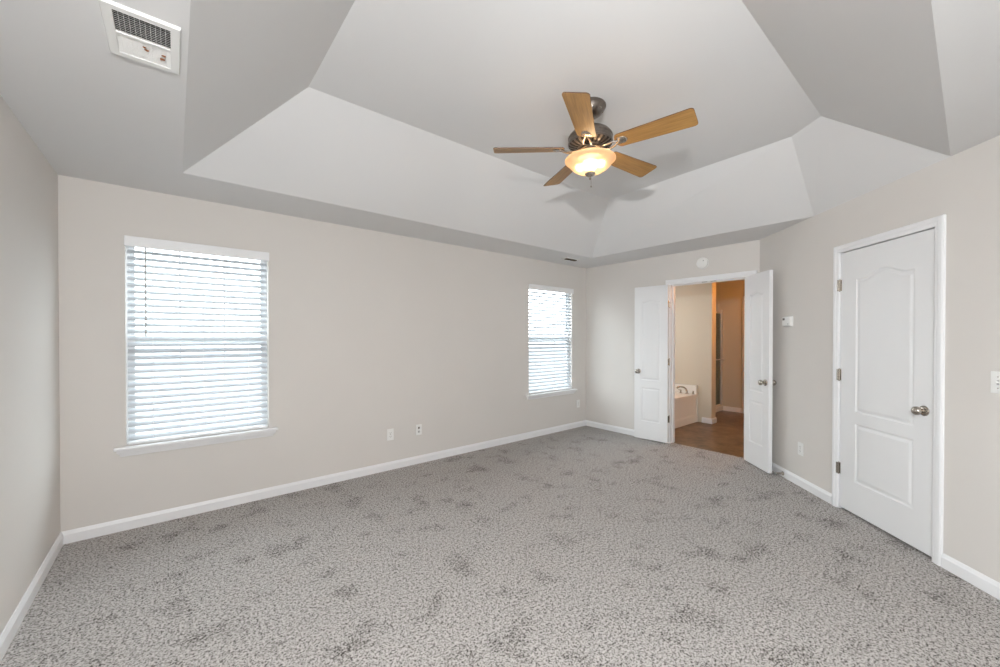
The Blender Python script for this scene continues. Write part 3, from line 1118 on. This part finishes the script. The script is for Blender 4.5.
# bowl light
bm = bmesh.new()
outp = [(0.150, z(2.596)), (0.163, z(2.594)), (0.1705, z(2.588)), (0.1705, z(2.582)), (0.163, z(2.575)), (0.152, z(2.565)), (0.138, z(2.549)), (0.118, z(2.530)), (0.090, z(2.513)), (0.058, z(2.501)), (0.024, z(2.496)), (0.0, z(2.4955))]
lathe(bm, outp, n=56)
gl = obj('glass_bowl', bm, BOWL, fan, smooth=True, ang=80)
bm = bmesh.new()
lathe(bm, [(0.0, z(2.500)), (0.034, z(2.500)), (0.036, z(2.492)), (0.028, z(2.480)), (0.015, z(2.474)), (0.008, z(2.468)), (0.006, z(2.462)), (0.009, z(2.457)), (0.006, z(2.451)), (0, z(2.450))], n=24)
obj('finial', bm, NICKEL, fan, smooth=True)
bm = bmesh.new()
tube(bm, [(0.010, 0, z(2.470)), (0.010, 0, z(2.415))], 0.0011, 6)
lathe(bm, [(0, z(2.415)), (0.004, z(2.411)), (0.004, z(2.404)), (0, z(2.400))], (0.010, 0, 0), (0, 0, 1), 10)
obj('pull_chain', bm, NICKEL, fan)
for k in range(2):
    a = math.radians(115 + 180 * k)
    c = Vector((0.062 * math.cos(a), 0.062 * math.sin(a), z(2.560)))
    bm = bmesh.new()
    ax = Vector((math.cos(a), math.sin(a), -0.35)).normalized()
    lathe(bm, [(0, -0.052), (0.012, -0.050), (0.012, -0.030), (0.020, -0.016), (0.027, 0.002), (0.026, 0.016), (0.018, 0.027), (0, 0.032)], c, ax, 20)
    obj('bulb', bm, BULB, fan, smooth=True)
lf = lamp('fan_bulb_glow', 'POINT', (FX, FY, 2.525), 1.5, (1.0, 0.70, 0.38), shadow_soft_size=0.05)

# ------------------------------------------------------------------ bathroom beyond the doors
BW = mat('bathroom_wall_paint', (0.60, 0.55, 0.45), 0.8, noise=0.01, nscale=2)
bm = B((TH + 0.0, 3.12, 0.0, TH, 0, H))
struct('wall_bathroom_back', bm, BW, 'outside wall at the back of the bathroom', 'wall')
bm = B((TH, 3.3, -2.6, -D - 0.08, 0, H))
struct('wall_bathroom_front', bm, BW, 'bathroom side wall behind the diagonal wall', 'wall')
bm = B((1.62, 1.775, -1.205, 0.0, 0, H))
struct('wall_bathroom_partition', bm, BW, 'cream partition wall beside the tub, seen through the doorway', 'wall')
bm = B((3.0, 3.12, -D - 0.08, 0.0, 0, H))
struct('wall_bathroom_right', bm, BW, 'amber lit far wall of the bathroom beside the shower', 'wall')
bm = B((TH - 0.06, 3.2, -2.5, 0.1, H + 0.0005, H + 0.05))
struct('ceiling_bathroom', bm, CEIL, 'flat white bathroom ceiling beyond the doors', 'ceiling')
bm = bmesh.new()
baseboard(bm, (1.62, -1.205), (1.62, -1.06), (-1, 0), 0.085)
baseboard(bm, (1.606, -1.205), (1.789, -1.205), (0, -1), 0.085)
baseboard(bm, (1.775, -1.205), (1.775, -0.90), (1, 0), 0.085)
struct('baseboard_partition', bm, TRIM, 'white baseboard wrapping the end of the bathroom partition', 'baseboard')
bm = bmesh.new()
baseboard(bm, (3.0, -1.17), (3.0, -0.83), (-1, 0), 0.085)
struct('baseboard_bathroom', bm, TRIM, 'white baseboard on the far bathroom wall right of the shower', 'baseboard')
bm = B((2.978, 3.0, -1.245, -1.175, 0, 2.11), (2.978, 3.0, -1.95, -1.245, 2.04, 2.11), (2.978, 3.0, -2.02, -1.95, 0, 2.11), (2.992, 2.9995, -1.95, -1.245, 0.01, 2.04))
struct('trim_3', bm, TRIM, 'pale door casing at the right end of the far bathroom wall', 'door frame', bevel=0.004)

# garden tub: deck with oval basin, apron, faucet
tub = thing('bathtub', 'white garden tub with panelled apron beyond the left door leaf', 'bathtub', (0.90, -0.5, 0))
bm = bmesh.new()
x0, x1, y0, y1, zr = -0.775, 0.718, -0.505, 0.495, 0.455
n = 48
oval = []
rect = []
for k in range(n):
    a = 2 * PI * k / n
    oval.append((-0.05 + 0.56 * math.cos(a) * 1.0, 0.0 + 0.36 * math.sin(a)))
V2 = [Vector(p) for p in ((x0, y0), (x1, y0), (x1, y1), (x0, y1))] + [Vector(p) for p in oval]
ed = [(0, 1), (1, 2), (2, 3), (3, 0)] + [(4 + i, 4 + (i + 1) % n) for i in range(n)]
vo, eo, fo, _a, _b, _c = delaunay_2d_cdt(V2, ed, [], 0, 1e-6)
vs = [bm.verts.new((p.x, p.y, zr)) for p in vo]
for f in fo:
    cx = sum(vo[i].x for i in f) / 3 + 0.05
    cy = sum(vo[i].y for i in f) / 3
    if (cx / 0.56) ** 2 + (cy / 0.36) ** 2 > 1.0:
        bm.faces.new([vs[i] for i in f])
prev = [bm.verts.new((p[0], p[1], zr)) for p in oval]
for sc, zz in ((0.985, zr + 0.012), (0.95, zr + 0.004), (0.92, zr - 0.06), (0.85, zr - 0.25), (0.72, zr - 0.33), (0.4, zr - 0.345)):
    cur = [bm.verts.new((-0.05 + (p[0] + 0.05) * sc, p[1] * sc, zz)) for p in oval]
    for i in range(n):
        bm.faces.new((prev[i], prev[(i + 1) % n], cur[(i + 1) % n], cur[i]))
    prev = cur
bm.faces.new(prev)
box(bm, x0, x1, y0, y0 + 0.03, zr - 0.05, zr - 0.0005)
box(bm, x1 - 0.06, x1, y0 + 0.01, y1, zr - 0.0005, zr + 0.135)
box(bm, x0, x1, y1 - 0.03, y1, zr - 0.0005, zr + 0.135)
bmesh.ops.remove_doubles(bm, verts=bm.verts[:], dist=1e-5)
obj('basin', bm, TUBM, tub)
bm = bmesh.new()
prism(bm, [(y0 + 0.012, 0.0), (y0 + 0.032, 0.0), (y0 + 0.032, zr - 0.05), (y0 + 0.020, zr - 0.05), (y0 + 0.020, 0.13), (y0 + 0.012, 0.10)], x0, x1, 'x')
box(bm, x1 - 0.045, x1, y0 + 0.006, y0 + 0.018, 0, zr - 0.05)
obj('apron', bm, TUBM, tub)
fa = thing('tub_faucet', 'bronze roman tub faucet with long spout on the end of the tub', 'faucet', (1.49, -0.875, 0.4555))
bm = bmesh.new()
lathe(bm, [(0, 0), (0.026, 0), (0.026, 0.008), (0.016, 0.014), (0.014, 0.05), (0, 0.05)], (0, 0, 0), (0, 0, 1), 20)
tube(bm, [(0, 0, 0.03), (-0.015, 0.005, 0.075), (-0.06, 0.02, 0.105), (-0.13, 0.04, 0.118), (-0.19, 0.055, 0.115), (-0.205, 0.06, 0.100)], [0.013, 0.013, 0.013, 0.012, 0.013, 0.015], 12)
obj('spout', bm, NICKEL, fa, smooth=True)
for s, yy in ((1, 0.10), (-1, -0.10)):
    bm = bmesh.new()
    lathe(bm, [(0, 0), (0.024, 0), (0.024, 0.006), (0.013, 0.012), (0.012, 0.040), (0.016, 0.046), (0.012, 0.056), (0, 0.057)], (0.0, yy, 0), (0, 0, 1), 18)
    tube(bm, [(0.0, yy, 0.050), (-0.045, yy + s * 0.02, 0.056)], [0.006, 0.005], 8)
    obj('faucet_handle', bm, NICKEL, fa, smooth=True)

# framed glass shower beside the partition
sh = thing('shower_enclosure', 'chrome framed glass shower with a towel bar past the partition', 'shower', (2.39, -0.40, 0))
bm = B((-0.61, 0.605, -0.46, 0.395, 0.0, 0.05), (-0.61, 0.605, -0.46, -0.38, 0.05, 0.10))
obj('shower_pan', bm, TUBM, sh, bevel=0.006)
bm = B((0.590, 0.605, -0.38, 0.395, 0.05, 2.0), (-0.61, 0.590, 0.380, 0.395, 0.05, 2.0), (-0.612, -0.600, -0.38, 0.380, 0.05, 2.0))
obj('surround', bm, TILE, sh)
bm = B((0.550, 0.603, -0.445, -0.405, 0.10, 1.885), (-0.612, -0.575, -0.440, -0.405, 0.10, 1.86), (-0.575, 0.550, -0.436, -0.408, 1.815, 1.85), (-0.575, 0.550, -0.436, -0.408, 0.10, 0.125),
       (0.02, 0.045, -0.436, -0.408, 0.125, 1.815))
obj('metal_frame', bm, ALU, sh, bevel=0.003)
bm = B((-0.575, 0.02, -0.425, -0.419, 0.125, 1.815), (0.045, 0.550, -0.425, -0.419, 0.125, 1.815))
obj('glass_panel', bm, SHOWERG, sh)
bm = bmesh.new()
tube(bm, [(0.08, -0.485, 0.965), (0.58, -0.485, 0.965)], 0.010, 12)
for xx in (0.10, 0.56):
    tube(bm, [(xx, -0.436, 0.965), (xx, -0.485, 0.965)], 0.007, 10)
obj('towel_bar', bm, ALU, sh, smooth=True)
# warm vanity lamp of the bathroom, on its right-hand wall
lamp('vanity_lamp', 'POINT', (1.75, -2.15, 2.2), 17, (1.0, 0.37, 0.05), shadow_soft_size=0.12)
